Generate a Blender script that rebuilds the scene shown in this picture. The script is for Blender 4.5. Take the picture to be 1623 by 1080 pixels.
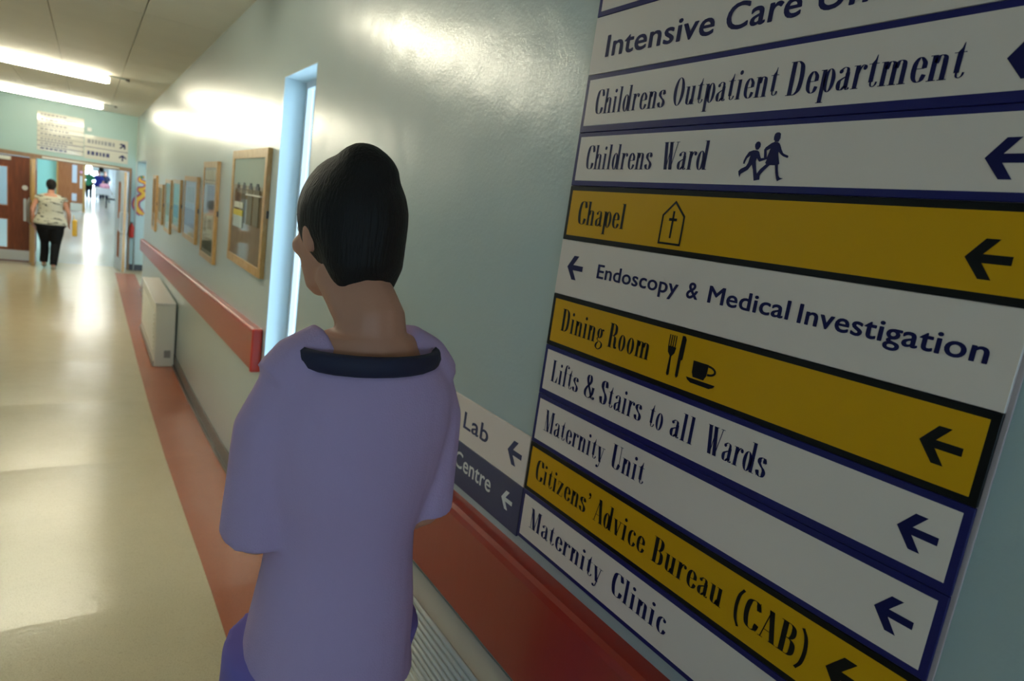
import bpy, bmesh, math, random
from mathutils import Vector, Matrix, noise
from mathutils.geometry import tessellate_polygon
random.seed(7)
for o in list(bpy.data.objects):
    bpy.data.objects.remove(o, do_unlink=True)
S = bpy.context.scene
COL = S.collection
H = 1.66                      # camera height above the near floor
XW = 0.80                     # plane of the right-hand wall
YE = 15.0                     # end wall with the double doors
ZC = H + 1.10                 # ceiling
XL = -1.95                    # left-hand wall

# ------------------------------------------------------------ camera, light
def cam_matrix(yaw, pitch, roll):
    cy, sy, cp, sp, cr, sr = (math.cos(yaw), math.sin(yaw), math.cos(pitch),
                              math.sin(pitch), math.cos(roll), math.sin(roll))
    f = Vector((sy*cp, cy*cp, sp))
    r0 = Vector((cy, -sy, 0)); u0 = r0.cross(f)
    r = cr*r0 + sr*u0; u = -sr*r0 + cr*u0
    return Matrix((r, u, -f)).transposed()
cd = bpy.data.cameras.new('camera'); cam = bpy.data.objects.new('camera', cd)
COL.objects.link(cam); S.camera = cam
cd.sensor_width = 36; cd.lens = 984.5/1623*36; cd.clip_start = 0.02; cd.clip_end = 300
cam.matrix_world = Matrix.Translation((0, 0, H)) @ cam_matrix(
    math.radians(35.142), math.radians(-10.091), math.radians(8.3195)).to_4x4()
cd.dof.use_dof = True; cd.dof.focus_distance = 0.95; cd.dof.aperture_fstop = 5.6

S.view_settings.view_transform = 'Standard'; S.view_settings.look = 'None'
S.view_settings.gamma = 1.0; S.view_settings.use_curve_mapping = False
S.view_settings.exposure = 0.42
w = bpy.data.worlds.new('world'); S.world = w; w.use_nodes = True
bg = w.node_tree.nodes['Background']
bg.inputs[0].default_value = (0.58, 0.79, 1.0, 1); bg.inputs[1].default_value = 13.0
LAMP = 42.0                    # emission of the fluorescent diffusers
LAMP_COL = (1.0, 0.935, 0.72, 1)

def portal(loc, rot, sx, sy):
    l = bpy.data.lights.new('window_portal', 'AREA'); l.shape = 'RECTANGLE'
    l.size = sx; l.size_y = sy; l.cycles.is_portal = True
    o = bpy.data.objects.new('window_portal', l); COL.objects.link(o)
    o.location = loc; o.rotation_euler = rot
portal((XW+0.34, 3.135, H-0.29), (0, math.pi/2, 0), 1.75, 0.56)
portal((-1.0, -4.2, 1.5), (math.pi/2, 0, 0), 1.3, 1.1)

# ------------------------------------------------------------ materials
def mat(name, col, rough=0.5, spec=0.5, metal=0.0, bump=0.0, bscale=60, var=0.0, vscale=4,
        stretch=(1, 1, 1), coat=0.0, emit=None, es=0.0, speck=None, coatr=0.1, b2=0, b2s=4):
    m = bpy.data.materials.new(name); m.use_nodes = True
    nt = m.node_tree; N = nt.nodes; L = nt.links
    p = N['Principled BSDF']
    p.inputs['Base Color'].default_value = (*col, 1)
    p.inputs['Roughness'].default_value = rough
    p.inputs['Specular IOR Level'].default_value = spec
    p.inputs['Metallic'].default_value = metal
    p.inputs['Coat Weight'].default_value = coat
    p.inputs['Coat Roughness'].default_value = coatr
    if emit:
        p.inputs['Emission Color'].default_value = emit
        p.inputs['Emission Strength'].default_value = es
    tc = N.new('ShaderNodeTexCoord'); mp = N.new('ShaderNodeMapping')
    mp.inputs['Scale'].default_value = stretch
    L.new(tc.outputs['Object'], mp.inputs['Vector'])
    if var > 0:
        n = N.new('ShaderNodeTexNoise'); n.inputs['Scale'].default_value = vscale
        n.inputs['Detail'].default_value = 5
        L.new(mp.outputs[0], n.inputs['Vector'])
        mx = N.new('ShaderNodeMix'); mx.data_type = 'RGBA'
        mx.inputs[6].default_value = (*[c*(1-var) for c in col], 1)
        mx.inputs[7].default_value = (*[min(1, c*(1+var)) for c in col], 1)
        L.new(n.outputs[0], mx.inputs[0]); L.new(mx.outputs[2], p.inputs['Base Color'])
        last = mx.outputs[2]
        if speck:
            n2 = N.new('ShaderNodeTexNoise'); n2.inputs['Scale'].default_value = speck[0]
            n2.inputs['Detail'].default_value = 1
            L.new(tc.outputs['Object'], n2.inputs['Vector'])
            r = N.new('ShaderNodeValToRGB'); r.color_ramp.elements[0].position = .55
            r.color_ramp.elements[1].position = .68
            r.color_ramp.elements[1].color = (speck[2],)*3+(1,)
            L.new(n2.outputs[0], r.inputs[0])
            m2 = N.new('ShaderNodeMix'); m2.data_type = 'RGBA'
            L.new(r.outputs[0], m2.inputs[0]); L.new(last, m2.inputs[6])
            m2.inputs[7].default_value = (*speck[1], 1)
            L.new(m2.outputs[2], p.inputs['Base Color'])
    if bump > 0:
        n = N.new('ShaderNodeTexNoise'); n.inputs['Scale'].default_value = bscale
        n.inputs['Detail'].default_value = 3
        L.new(mp.outputs[0], n.inputs['Vector'])
        b = N.new('ShaderNodeBump'); b.inputs['Strength'].default_value = 1.0
        b.inputs['Distance'].default_value = bump
        L.new(n.outputs[0], b.inputs['Height'])
        if b2:
            n3 = N.new('ShaderNodeTexNoise'); n3.inputs['Scale'].default_value = b2s
            n3.inputs['Detail'].default_value = 2
            L.new(tc.outputs['Object'], n3.inputs['Vector'])
            b3 = N.new('ShaderNodeBump'); b3.inputs['Distance'].default_value = b2
            L.new(n3.outputs[0], b3.inputs['Height']); L.new(b3.outputs[0], b.inputs['Normal'])
        L.new(b.outputs[0], p.inputs['Normal'])
        if coat > 0: L.new(b.outputs[0], p.inputs['Coat Normal'])
    return m
def wood(name, c1, c2, rough=0.35, scale=(8, 8, 0.6), coat=0.3):
    m = mat(name, c1, rough, coat=coat)
    nt = m.node_tree; N = nt.nodes; L = nt.links; p = N['Principled BSDF']
    tc = N.new('ShaderNodeTexCoord'); mp = N.new('ShaderNodeMapping')
    mp.inputs['Scale'].default_value = scale
    L.new(tc.outputs['Object'], mp.inputs['Vector'])
    n = N.new('ShaderNodeTexNoise'); n.inputs['Scale'].default_value = 5
    n.inputs['Detail'].default_value = 6; n.inputs['Distortion'].default_value = .6
    L.new(mp.outputs[0], n.inputs['Vector'])
    r = N.new('ShaderNodeValToRGB'); r.color_ramp.elements[0].position = .35
    r.color_ramp.elements[1].position = .7
    r.color_ramp.elements[0].color = (*c1, 1); r.color_ramp.elements[1].color = (*c2, 1)
    L.new(n.outputs[0], r.inputs[0]); L.new(r.outputs[0], p.inputs['Base Color'])
    return m
M = {}
M['wall'] = mat('teal_wall_paint', (.43, .51, .51), .33, .5, bump=.0006, bscale=90, coat=.55, coatr=.25, b2=.004, b2s=5)
M['wall_end'] = mat('end_wall_paint', (.37, .53, .50), .4, bump=.0005, bscale=80)
M['alcove'] = mat('alcove_painted_light', (.50, .66, .64), .4)  # end wall colour made paler, standing in for light missing in the alcove
M['wall_far'] = mat('turquoise_wall_paint', (.36, .72, .64), .5)
M['wall_cream'] = mat('pale_wall_paint', (.64, .68, .69), .5)
M['ceil'] = mat('ceiling_board', (.80, .77, .66), .7, .3, bump=.0008, bscale=12, var=.05, vscale=3)
M['seam'] = mat('ceiling_seam', (.22, .2, .16), .8)
M['floor'] = mat('speckled_vinyl', (.64, .54, .35), .20, .5, bump=.0007, bscale=55, var=.06, vscale=6,
                 speck=(300, (.42, .33, .20), .6), b2=.0010, b2s=9)
M['floor_far'] = mat('pale_vinyl', (.60, .59, .53), .17, .5, bump=.0005, bscale=50, var=.05)
M['border'] = mat('red_vinyl_border', (.45, .14, .07), .26, .5, bump=.0006, bscale=55, var=.08, vscale=5,
                  speck=(300, (.30, .08, .05), .5), b2=.0015, b2s=6)
M['skirt'] = mat('dark_skirting', (.075, .065, .055), .3)
M['black'] = mat('black_base', (.012, .012, .012), .4)
M['red'] = mat('red_rail', (.38, .028, .012), .33, .5, bump=.0004, bscale=8, stretch=(1, 6, 1), coat=.15, coatr=.15)
M['redcap'] = mat('red_cap', (.62, .035, .015), .3, coat=.3)
M['white'] = mat('white_paint', (.78, .78, .74), .35, coat=.2)
M['cream'] = mat('cream_paint', (.76, .74, .64), .38, coat=.2)
M['grille'] = mat('grey_white_grille', (.60, .59, .53), .35, coat=.2)
M['grey'] = mat('grey_slot', (.30, .29, .26), .5)
M['upvc'] = mat('white_frame', (.80, .82, .85), .3)
M['reveal'] = mat('pale_reveal', (.62, .74, .78), .45)
M['signwhite'] = mat('sign_white', (.82, .70, .63), .36, .3, bump=.0001, bscale=200, var=.02, vscale=9)
M['signyellow'] = mat('sign_yellow', (.70, .36, .002), .36, .2, bump=.0001, bscale=200, var=.02, vscale=9)
M['navy'] = mat('sign_navy', (.010, .010, .12), .36, .3)
M['navytext'] = mat('navy_print', (.006, .007, .075), .5, .2)
M['signblack'] = mat('sign_black', (.004, .004, .004), .36, .2)
M['labnavy'] = mat('lab_navy', (.03, .035, .12), .4)
M['purewhite'] = mat('white_print', (.75, .75, .75), .5)
M['backing'] = mat('sign_backing', (.58, .46, .46), .5)
M['frame'] = wood('light_oak', (.50, .27, .075), (.62, .38, .14), .35, (20, 4, 4))
M['mahog'] = wood('mahogany_veneer', (.13, .028, .006), (.22, .055, .014), .45, coat=0)
M['orangewood'] = wood('sapele_veneer', (.34, .11, .03), (.45, .17, .06), .35)
M['oak'] = wood('oak_edge', (.50, .29, .075), (.58, .36, .12), .35)
M['darkoak'] = wood('dark_oak', (.24, .12, .04), (.30, .16, .06), .35)
M['steel'] = mat('brushed_steel', (.55, .54, .50), .3, metal=1.0)
M['kick'] = mat('kick_plate', (.50, .47, .40), .32, metal=.7)
M['matboard'] = mat('mount_board', (.60, .60, .48), .6)
M['skin'] = mat('skin', (.60, .28, .18), .5, .4, bump=.0004, bscale=120, var=.08, vscale=8)
M['hair'] = mat('dark_hair', (.010, .007, .006), .6, .3, bump=.003, bscale=40, stretch=(6, 6, .4))
M['lilac'] = mat('lilac_cloth', (.54, .385, .62), .8, .2, bump=.010, bscale=8, stretch=(1, 1, .5), var=.06, b2=.0006, b2s=300)
M['lilac2'] = mat('violet_cloth', (.24, .18, .52), .8, .2, bump=.004, bscale=6, stretch=(1, 1, .4), var=.06)
M['collar'] = mat('navy_trim', (.018, .018, .05), .7)
M['blackcloth'] = mat('black_cloth', (.008, .008, .009), .85, .2, bump=.003, bscale=12)
M['shoe'] = mat('tan_shoe', (.33, .25, .17), .6)
M['whiteshoe'] = mat('white_shoe', (.6, .6, .6), .5)
M['eyewhite'] = mat('eye_white', (.8, .8, .78), .2)
M['iris'] = mat('iris', (.06, .03, .015), .2)
M['lip'] = mat('lip', (.42, .12, .10), .45)
M['green'] = mat('green_scrubs', (.03, .22, .12), .8)
M['bluecloth'] = mat('royal_blue_cloth', (.015, .03, .30), .8)
M['navycloth'] = mat('navy_cloth', (.012, .015, .05), .8)
M['pink'] = mat('pink_blanket', (.85, .45, .65), .8)
M['sheet'] = mat('pale_sheet', (.66, .72, .82), .7)
M['yellowbag'] = mat('yellow_bag', (.62, .36, .03), .5)
M['redplastic'] = mat('red_plastic', (.55, .03, .015), .35)
M['conduit'] = mat('white_conduit', (.55, .62, .58), .4)
M['lamp'] = mat('lit_diffuser', (.9, .9, .85), .4, emit=LAMP_COL, es=LAMP)
M['lamp_near'] = mat('lit_diffuser_near', (.9, .9, .85), .4, emit=LAMP_COL, es=LAMP*.62)
M['lamp_far'] = mat('lit_far_lamp', (.9, .9, .9), .4, emit=(1, .97, .88, 1), es=30)
def glassmat(name, tint=(.9, .95, .95), a=.1):
    m = bpy.data.materials.new(name); m.use_nodes = True
    N = m.node_tree.nodes; L = m.node_tree.links; N.remove(N['Principled BSDF'])
    out = N['Material Output']; t = N.new('ShaderNodeBsdfTransparent'); g = N.new('ShaderNodeBsdfGlossy')
    g.inputs['Roughness'].default_value = .04; t.inputs[0].default_value = (*tint, 1)
    fr = N.new('ShaderNodeFresnel'); fr.inputs[0].default_value = 1.45
    ad = N.new('ShaderNodeMath'); ad.operation = 'MULTIPLY'; ad.inputs[1].default_value = a*10; ad.use_clamp = True
    L.new(fr.outputs[0], ad.inputs[0])
    mx = N.new('ShaderNodeMixShader'); L.new(ad.outputs[0], mx.inputs[0])
    L.new(t.outputs[0], mx.inputs[1]); L.new(g.outputs[0], mx.inputs[2]); L.new(mx.outputs[0], out.inputs[0])
    return m
M['glass'] = glassmat('clear_glass')
M['picglass'] = glassmat('picture_glass', (.97, .97, .97), .04)

# cream blouse with black dashes
def blouse():
    m = mat('dashed_blouse', (.58, .55, .42), .8)
    N = m.node_tree.nodes; L = m.node_tree.links; p = N['Principled BSDF']
    tc = N.new('ShaderNodeTexCoord'); mp = N.new('ShaderNodeMapping')
    mp.inputs['Scale'].default_value = (1, 1, 3.2); mp.inputs['Rotation'].default_value = (0, .18, 0)
    L.new(tc.outputs['Object'], mp.inputs[0])
    n = N.new('ShaderNodeTexNoise'); n.inputs['Scale'].default_value = 11; n.inputs['Detail'].default_value = 1
    L.new(mp.outputs[0], n.inputs['Vector'])
    r = N.new('ShaderNodeValToRGB'); r.color_ramp.elements[0].position = .60; r.color_ramp.elements[1].position = .65
    r.color_ramp.elements[0].color = (.58, .55, .42, 1); r.color_ramp.elements[1].color = (.03, .03, .03, 1)
    L.new(n.outputs[0], r.inputs[0]); L.new(r.outputs[0], p.inputs['Base Color'])
    return m
M['blouse'] = blouse()

# ------------------------------------------------------------ helpers
def link(name, me, m=None, parent=None, loc=None):
    o = bpy.data.objects.new(name, me); COL.objects.link(o)
    if m is not None:
        for k in (m if isinstance(m, list) else [m]): me.materials.append(k)
    if parent: o.parent = parent
    if loc: o.location = loc
    return o
def obj(name, bm, m, parent=None, loc=None, smooth=False):
    bmesh.ops.recalc_face_normals(bm, faces=bm.faces)
    me = bpy.data.meshes.new(name); bm.to_mesh(me); bm.free()
    if smooth:
        for f in me.polygons: f.use_smooth = True
    return link(name, me, m, parent, loc)
def box(bm, x0, x1, y0, y1, z0, z1, mi=0):
    v = [bm.verts.new((x, y, z)) for x in (x0, x1) for y in (y0, y1) for z in (z0, z1)]
    for q in ((0, 1, 3, 2), (4, 6, 7, 5), (0, 4, 5, 1), (2, 3, 7, 6), (0, 2, 6, 4), (1, 5, 7, 3)):
        bm.faces.new([v[i] for i in q]).material_index = mi
    return v
def bx(*a):
    bm = bmesh.new(); box(bm, *a); return bm
def bevbox(x0, x1, y0, y1, z0, z1, r=.004, seg=2):
    bm = bx(x0, x1, y0, y1, z0, z1)
    bmesh.ops.bevel(bm, geom=bm.edges[:], offset=r, segments=seg, affect='EDGES', profile=.5)
    return bm
def hexa(bm, pts):
    v = [bm.verts.new(p) for p in pts]     # bottom 4 (ccw), top 4
    for q in ((0, 3, 2, 1), (4, 5, 6, 7), (0, 1, 5, 4), (1, 2, 6, 5), (2, 3, 7, 6), (3, 0, 4, 7)):
        bm.faces.new([v[i] for i in q])
def tube(bm, pts, rad, n=12, cap=True, flat=1.0, up=None):
    pts = [Vector(p) for p in pts]
    if not isinstance(rad, (list, tuple)): rad = [rad]*len(pts)
    rings = []; ref = Vector(up) if up else None
    for i, p in enumerate(pts):
        d = (pts[min(i+1, len(pts)-1)]-pts[max(i-1, 0)]).normalized()
        if ref is None: ref = Vector((0, 0, 1)) if abs(d.z) < .9 else Vector((1, 0, 0))
        a = (ref-d*ref.dot(d)).normalized(); b = d.cross(a); ref = a
        r = rad[i]; rx, ry = (r if isinstance(r, tuple) else (r, r*flat))
        rings.append([bm.verts.new(p+a*math.cos(2*math.pi*k/n)*rx+b*math.sin(2*math.pi*k/n)*ry) for k in range(n)])
    for i in range(len(rings)-1):
        for k in range(n):
            bm.faces.new([rings[i][k], rings[i][(k+1) % n], rings[i+1][(k+1) % n], rings[i+1][k]])
    if cap:
        bm.faces.new(rings[0][::-1]); bm.faces.new(rings[-1])
    return rings
def loft(bm, rings, n=24):
    """rings: (cx, cy, z, rx, ry) horizontal ellipses"""
    rs = []
    for (cx, cy, z, rx, ry) in rings:
        rs.append([bm.verts.new((cx+math.cos(2*math.pi*k/n)*rx, cy+math.sin(2*math.pi*k/n)*ry, z)) for k in range(n)])
    for i in range(len(rs)-1):
        for k in range(n):
            bm.faces.new([rs[i][k], rs[i][(k+1) % n], rs[i+1][(k+1) % n], rs[i+1][k]])
    bm.faces.new(rs[0][::-1]); bm.faces.new(rs[-1])
def ball(bm, c, r, n=14):
    r = r if isinstance(r, tuple) else (r, r, r)
    mt = Matrix.Translation(c) @ Matrix.Diagonal((*r, 1))
    bmesh.ops.create_uvsphere(bm, u_segments=n, v_segments=max(6, n*2//3), radius=1, matrix=mt)
def thing(name, label, cat, loc=(0, 0, 0), group=None, rz=0):
    o = bpy.data.objects.new(name, None); COL.objects.link(o); o.location = loc
    o.rotation_euler = (0, 0, rz); o.empty_display_size = .1
    o['label'] = label; o['category'] = cat
    if group: o['group'] = group
    return o
def tag(o, label, cat, group=None):
    o['label'] = label; o['category'] = cat
    if group: o['group'] = group
    return o
def struct(name, bm, m):
    o = obj(name, bm, m); o['kind'] = 'structure'; return o

# ------------------------------------------------------------ setting
# floor profile: level, a short ramp down, level again
PROF = [(-4.2, 0), (0, 0), (2.0, 0), (2.6, -.03), (3.3, -.09), (4.5, -.19), (6.0, -.26), (7.5, -.29), (YE+.3, -.29)]
def fz(y):
    for (a, b), (c, d) in zip(PROF, PROF[1:]):
        if a <= y <= c: return b+(d-b)*(y-a)/(c-a)
    return PROF[-1][1] if y > 0 else 0
def sheet(x0, x1, t0, t1, prof=PROF, x1f=None):
    bm = bmesh.new(); prev = None
    for y, z in prof:
        r = [bm.verts.new((x0, y, z+t0)), bm.verts.new((x1, y, z+t0)), bm.verts.new((x1, y, z+t1)), bm.verts.new((x0, y, z+t1))]
        if prev:
            for k in range(4): bm.faces.new([prev[k], prev[(k+1) % 4], r[(k+1) % 4], r[k]])
        else: bm.faces.new(r[::-1])
        prev = r
    bm.faces.new(prev); return bm
fl = struct('floor', sheet(XL, XW, -.08, 0), M['floor'])
XR = .465
obj('border_strip', sheet(XR, XW, 0, .0015, [p for p in PROF if p[0] < YE-1]+[(YE-.6, -.29)]), M['border'], fl)
# floor of the side alcove and of the corridor beyond
struct('floor_alcove', bx(XW, 1.35, 12.5, YE, -.37, -.29), M['floor'])
FARP = [(YE+.3, -.29), (32, -.19), (72, -.04)]
struct('floor_beyond', sheet(-3.2, 1.6, -.08, 0, FARP), M['floor_far'])

# right-hand wall, pierced by the window
WY0, WY1, WZ0, WZ1 = 2.86, 3.41, H-1.150, H+.578
bm = bmesh.new(); T = .36; AY = 12.45
box(bm, XW, XW+T, -4.2, WY0, -.4, ZC)
box(bm, XW, XW+T, WY1, AY, -.4, ZC)
box(bm, XW, XW+T, WY0, WY1, -.4, WZ0); box(bm, XW, XW+T, WY0, WY1, WZ1, ZC)
box(bm, XW, XW+T, AY, YE, H+.24, ZC)
wr = struct('wall_right', bm, M['wall'])
struct('wall_alcove', bx(1.35, 1.45, 12.45, YE, -.4, ZC), M['wall'])
# skirting in runs, following the ramp
bm = sheet(XW-.012, XW, 0, .115, [p for p in PROF if p[0] < 12]+[(AY, -.29)])
struct('baseboard_right', bm, M['skirt'])
bm = sheet(XW-.03, XW-.012, 0, .02, [p for p in PROF if p[0] < 12]+[(AY, -.29)])
struct('trim_1', bm, M['skirt'])
struct('baseboard_left', bx(XL, XL+.012, -4.2, YE, -.30, .115), M['skirt'])
# end wall with opening
bm = bmesh.new(); DX0, DX1, DZ = -1.80, .68, H+.02
box(bm, XL, DX0, YE, YE+.25, -.4, ZC); box(bm, DX1, 1.35, YE, YE+.25, -.4, ZC)
box(bm, DX0, DX1, YE, YE+.25, DZ+.06, ZC)
struct('wall_end', bm, M['wall_end'])
struct('wall_alcove_end', bx(.805, 1.35, YE-.012, YE, -.17, H+.235), M['alcove'])  # facing added over the end wall to carry its painted brightness
struct('baseboard_end', bx(.72, 1.35, YE-.02, YE, -.29, -.17), M['black'])
# left wall and the wall behind the camera, with its big window
struct('wall_left', bx(XL-.2, XL, -4.2, YE+.25, -.4, ZC), M['wall'])
bm = bmesh.new(); bw = (-1.65, -.35, .95, 2.05)
box(bm, XL, bw[0], -4.4, -4.2, -.1, ZC); box(bm, bw[1], XW+T, -4.4, -4.2, -.1, ZC)
box(bm, bw[0], bw[1], -4.4, -4.2, -.1, bw[2]); box(bm, bw[0], bw[1], -4.4, -4.2, bw[3], ZC)
struct('wall_back', bm, M['wall'])
w2 = thing('window_2', 'w', 'w'); del w2['label'], w2['category']; w2['kind'] = 'structure'
bm = bmesh.new()
for x in (bw[0], -1.03, bw[1]-.06): box(bm, x, x+.06, -4.34, -4.28, bw[2], bw[3])
box(bm, bw[0]+.06, bw[1]-.06, -4.34, -4.28, bw[2], bw[2]+.06); box(bm, bw[0]+.06, bw[1]-.06, -4.34, -4.28, bw[3]-.06, bw[3])
obj('window_frame', bm, M['upvc'], w2)
obj('glass_pane', bx(bw[0]+.05, bw[1]-.05, -4.315, -4.31, bw[2]+.05, bw[3]-.05), M['glass'], w2)

# ceiling boards with recessed seams
ce = struct('ceiling', bx(XL-.2, 1.45, -4.4, YE+.25, ZC+.03, ZC+.12), M['seam'])
xs = [XW+.02, .30, -.26, -.82, -1.38, XL]; ys = [-4.2+2.4*k for k in range(9)]; ys[-1] = YE
for i in range(5):
    for j in range(8):
        g = .003
        y0 = ys[j]; y1 = min(ys[j+1], YE)
        obj('ceiling_board', bx(xs[i+1]+g, xs[i]-g, y0+g, y1-g, ZC, ZC+.03), M['ceil'], ce)
struct('ceiling_alcove', bx(XW+.02, 1.35, AY+.001, YE, H+.30, H+.34), M['ceil'])

# window in the right wall
w1 = thing('window_1', 'w', 'w'); del w1['label'], w1['category']; w1['kind'] = 'structure'
t = .004; GX = .905
bm = bmesh.new()
box(bm, XW-.001, GX, WY0, WY0+t, WZ0, WZ1); box(bm, XW-.001, GX, WY1-t, WY1, WZ0, WZ1)
box(bm, XW-.001, GX, WY0+t, WY1-t, WZ1-t, WZ1)
obj('reveal_lining', bm, M['reveal'], w1)
bm = bmesh.new(); f = .035
box(bm, GX, GX+.05, WY0, WY0+f, WZ0, WZ1); box(bm, GX, GX+.05, WY1-f, WY1, WZ0, WZ1)
box(bm, GX, GX+.05, WY0+f, WY1-f, WZ0, WZ0+f); box(bm, GX, GX+.05, WY0+f, WY1-f, WZ1-f, WZ1)
obj('window_frame', bm, M['upvc'], w1)
obj('glass_pane', bx(GX+.022, GX+.026, WY0+f-.004, WY1-f+.004, WZ0+f-.004, WZ1-f+.004), M['glass'], w1)
obj('window_sill', bevbox(XW-.05, GX+.01, WY0-.05, WY1+.06, WZ0-.014, WZ0+.006, .005), M['upvc'], w1)
# fan of small latch on the frame
obj('latch', bevbox(GX-.02, GX, WY0+.01, WY0+.03, H-.35, H-.27, .003), M['white'], w1)

# ------------------------------------------------------------ bumper rails
def rail(y0, y1, zt0, zt1, h0, h1, label, endcap=None):
    o = thing('bumper_rail', label, 'handrail', (XW, (y0+y1)/2, (zt0+zt1)/2), 'red bumper rails along the right wall')
    ox, oy, oz = o.location
    bm = bmesh.new(); d = .052
    sec = [(0, 0), (-d+.014, 0), (-d+.004, -.006), (-d, -.02), (-d, None), (-d+.012, 'b'), (0, 'b')]
    n = 16; prev = None
    for i in range(n+1):
        f_ = i/n; y = y0+(y1-y0)*f_; zt = zt0+(zt1-zt0)*f_; h = h0+(h1-h0)*f_
        ring = []
        for (x, z) in sec:
            zz = zt+z if isinstance(z, (int, float)) else (zt-h+.012 if z is None else zt-h)
            ring.append(bm.verts.new((x, y-oy, zz-oz)))
        if prev:
            for k in range(len(ring)-1): bm.faces.new([prev[k], prev[k+1], ring[k+1], ring[k]])
        else: bm.faces.new(ring[::-1])
        prev = ring
    bm.faces.new(prev)
    obj('rail_cover', bm, M['red'], o)
    # end cap at the window side
    yc, zt, h, sgn = endcap
    a, b = sorted((yc, yc+sgn*.022))
    obj('end_cap', bevbox(-d-.003, 0, a-oy, b-oy, zt-h-.002-oz, zt+.002-oz, .008, 3), M['redcap'], o)
    return o
rail(-2.6, 2.83, H-.685, H-.683, .245, .245, 'red bumper rail running below the direction signs', (2.83, H-.683, .245, 1))
rail(3.50, 12.40, H-.732, H-1.065, .235, .20, 'red bumper rail on the wall below the row of framed pictures', (3.478, H-.731, .236, 1))

# ------------------------------------------------------------ glyph engine
TK, TN = .118, .020
def catmull(pts, m=7):
    P = [Vector(p) for p in pts]; P = [2*P[0]-P[1]]+P+[2*P[-1]-P[-2]]; out = []
    for i in range(1, len(P)-2):
        for k in range(m):
            t = k/m; a, b, c, d = P[i-1:i+3]
            out.append(.5*((2*b)+(c-a)*t+(2*a-5*b+4*c-d)*t*t+(-a+3*b-3*c+d)*t**3))
    out.append(P[-2]); return out
class G:
    def __init__(s): s.polys = []
    def rect(s, x0, x1, y0, y1): s.polys.append([(x0, y0), (x1, y0), (x1, y1), (x0, y1)])
    def stem(s, x, y0, y1, w=TK): s.rect(x-w/2, x+w/2, y0, y1)
    def ser(s, x, y, l=.10, r=.10): s.rect(x-l, x+r, y-(TN if y > .3 else 0), y+(0 if y > .3 else TN))
    def dot(s, x, y, r, ry=None):
        ry = ry or r
        s.polys.append([(x+r*math.cos(a*math.pi/8), y+ry*math.sin(a*math.pi/8)) for a in range(16)])
    def cur(s, pts, tk=TK, tn=TN, closed=False):
        if closed: q = catmull(pts+[pts[0]]) ; 
        else: q = catmull(pts)
        n = len(q); L = []; R = []
        for i in range(n):
            if closed:
                d = q[(i+1) % (n-1)]-q[(i-1) % (n-1)]
            else: d = q[min(i+1, n-1)]-q[max(i-1, 0)]
            d = d.normalized() if d.length > 1e-9 else Vector((0, 1))
            w = (tn+(tk-tn)*abs(d.y)**2.4)/2; nn = Vector((-d.y, d.x))
            L.append(q[i]+nn*w); R.append(q[i]-nn*w)
        for i in range(n-1):
            s.polys.append([tuple(L[i]), tuple(R[i]), tuple(R[i+1]), tuple(L[i+1])])
    def ell(s, cx, cy, rx, ry, tk=TK):
        n = 28; o = []; k = []
        for i in range(n+1):
            a = 2*math.pi*i/n; c, sn = math.cos(a), math.sin(a)
            o.append((cx+(rx+tk/2)*c, cy+ry*sn)); k.append((cx+(rx-tk/2)*c, cy+(ry-TN)*sn))
        for i in range(n): s.polys.append([o[i], o[i+1], k[i+1], k[i]])
    def diag(s, x0, y0, x1, y1, w): s.polys.append([(x0-w/2, y0), (x0+w/2, y0), (x1+w/2, y1), (x1-w/2, y1)])
X = .64
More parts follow.
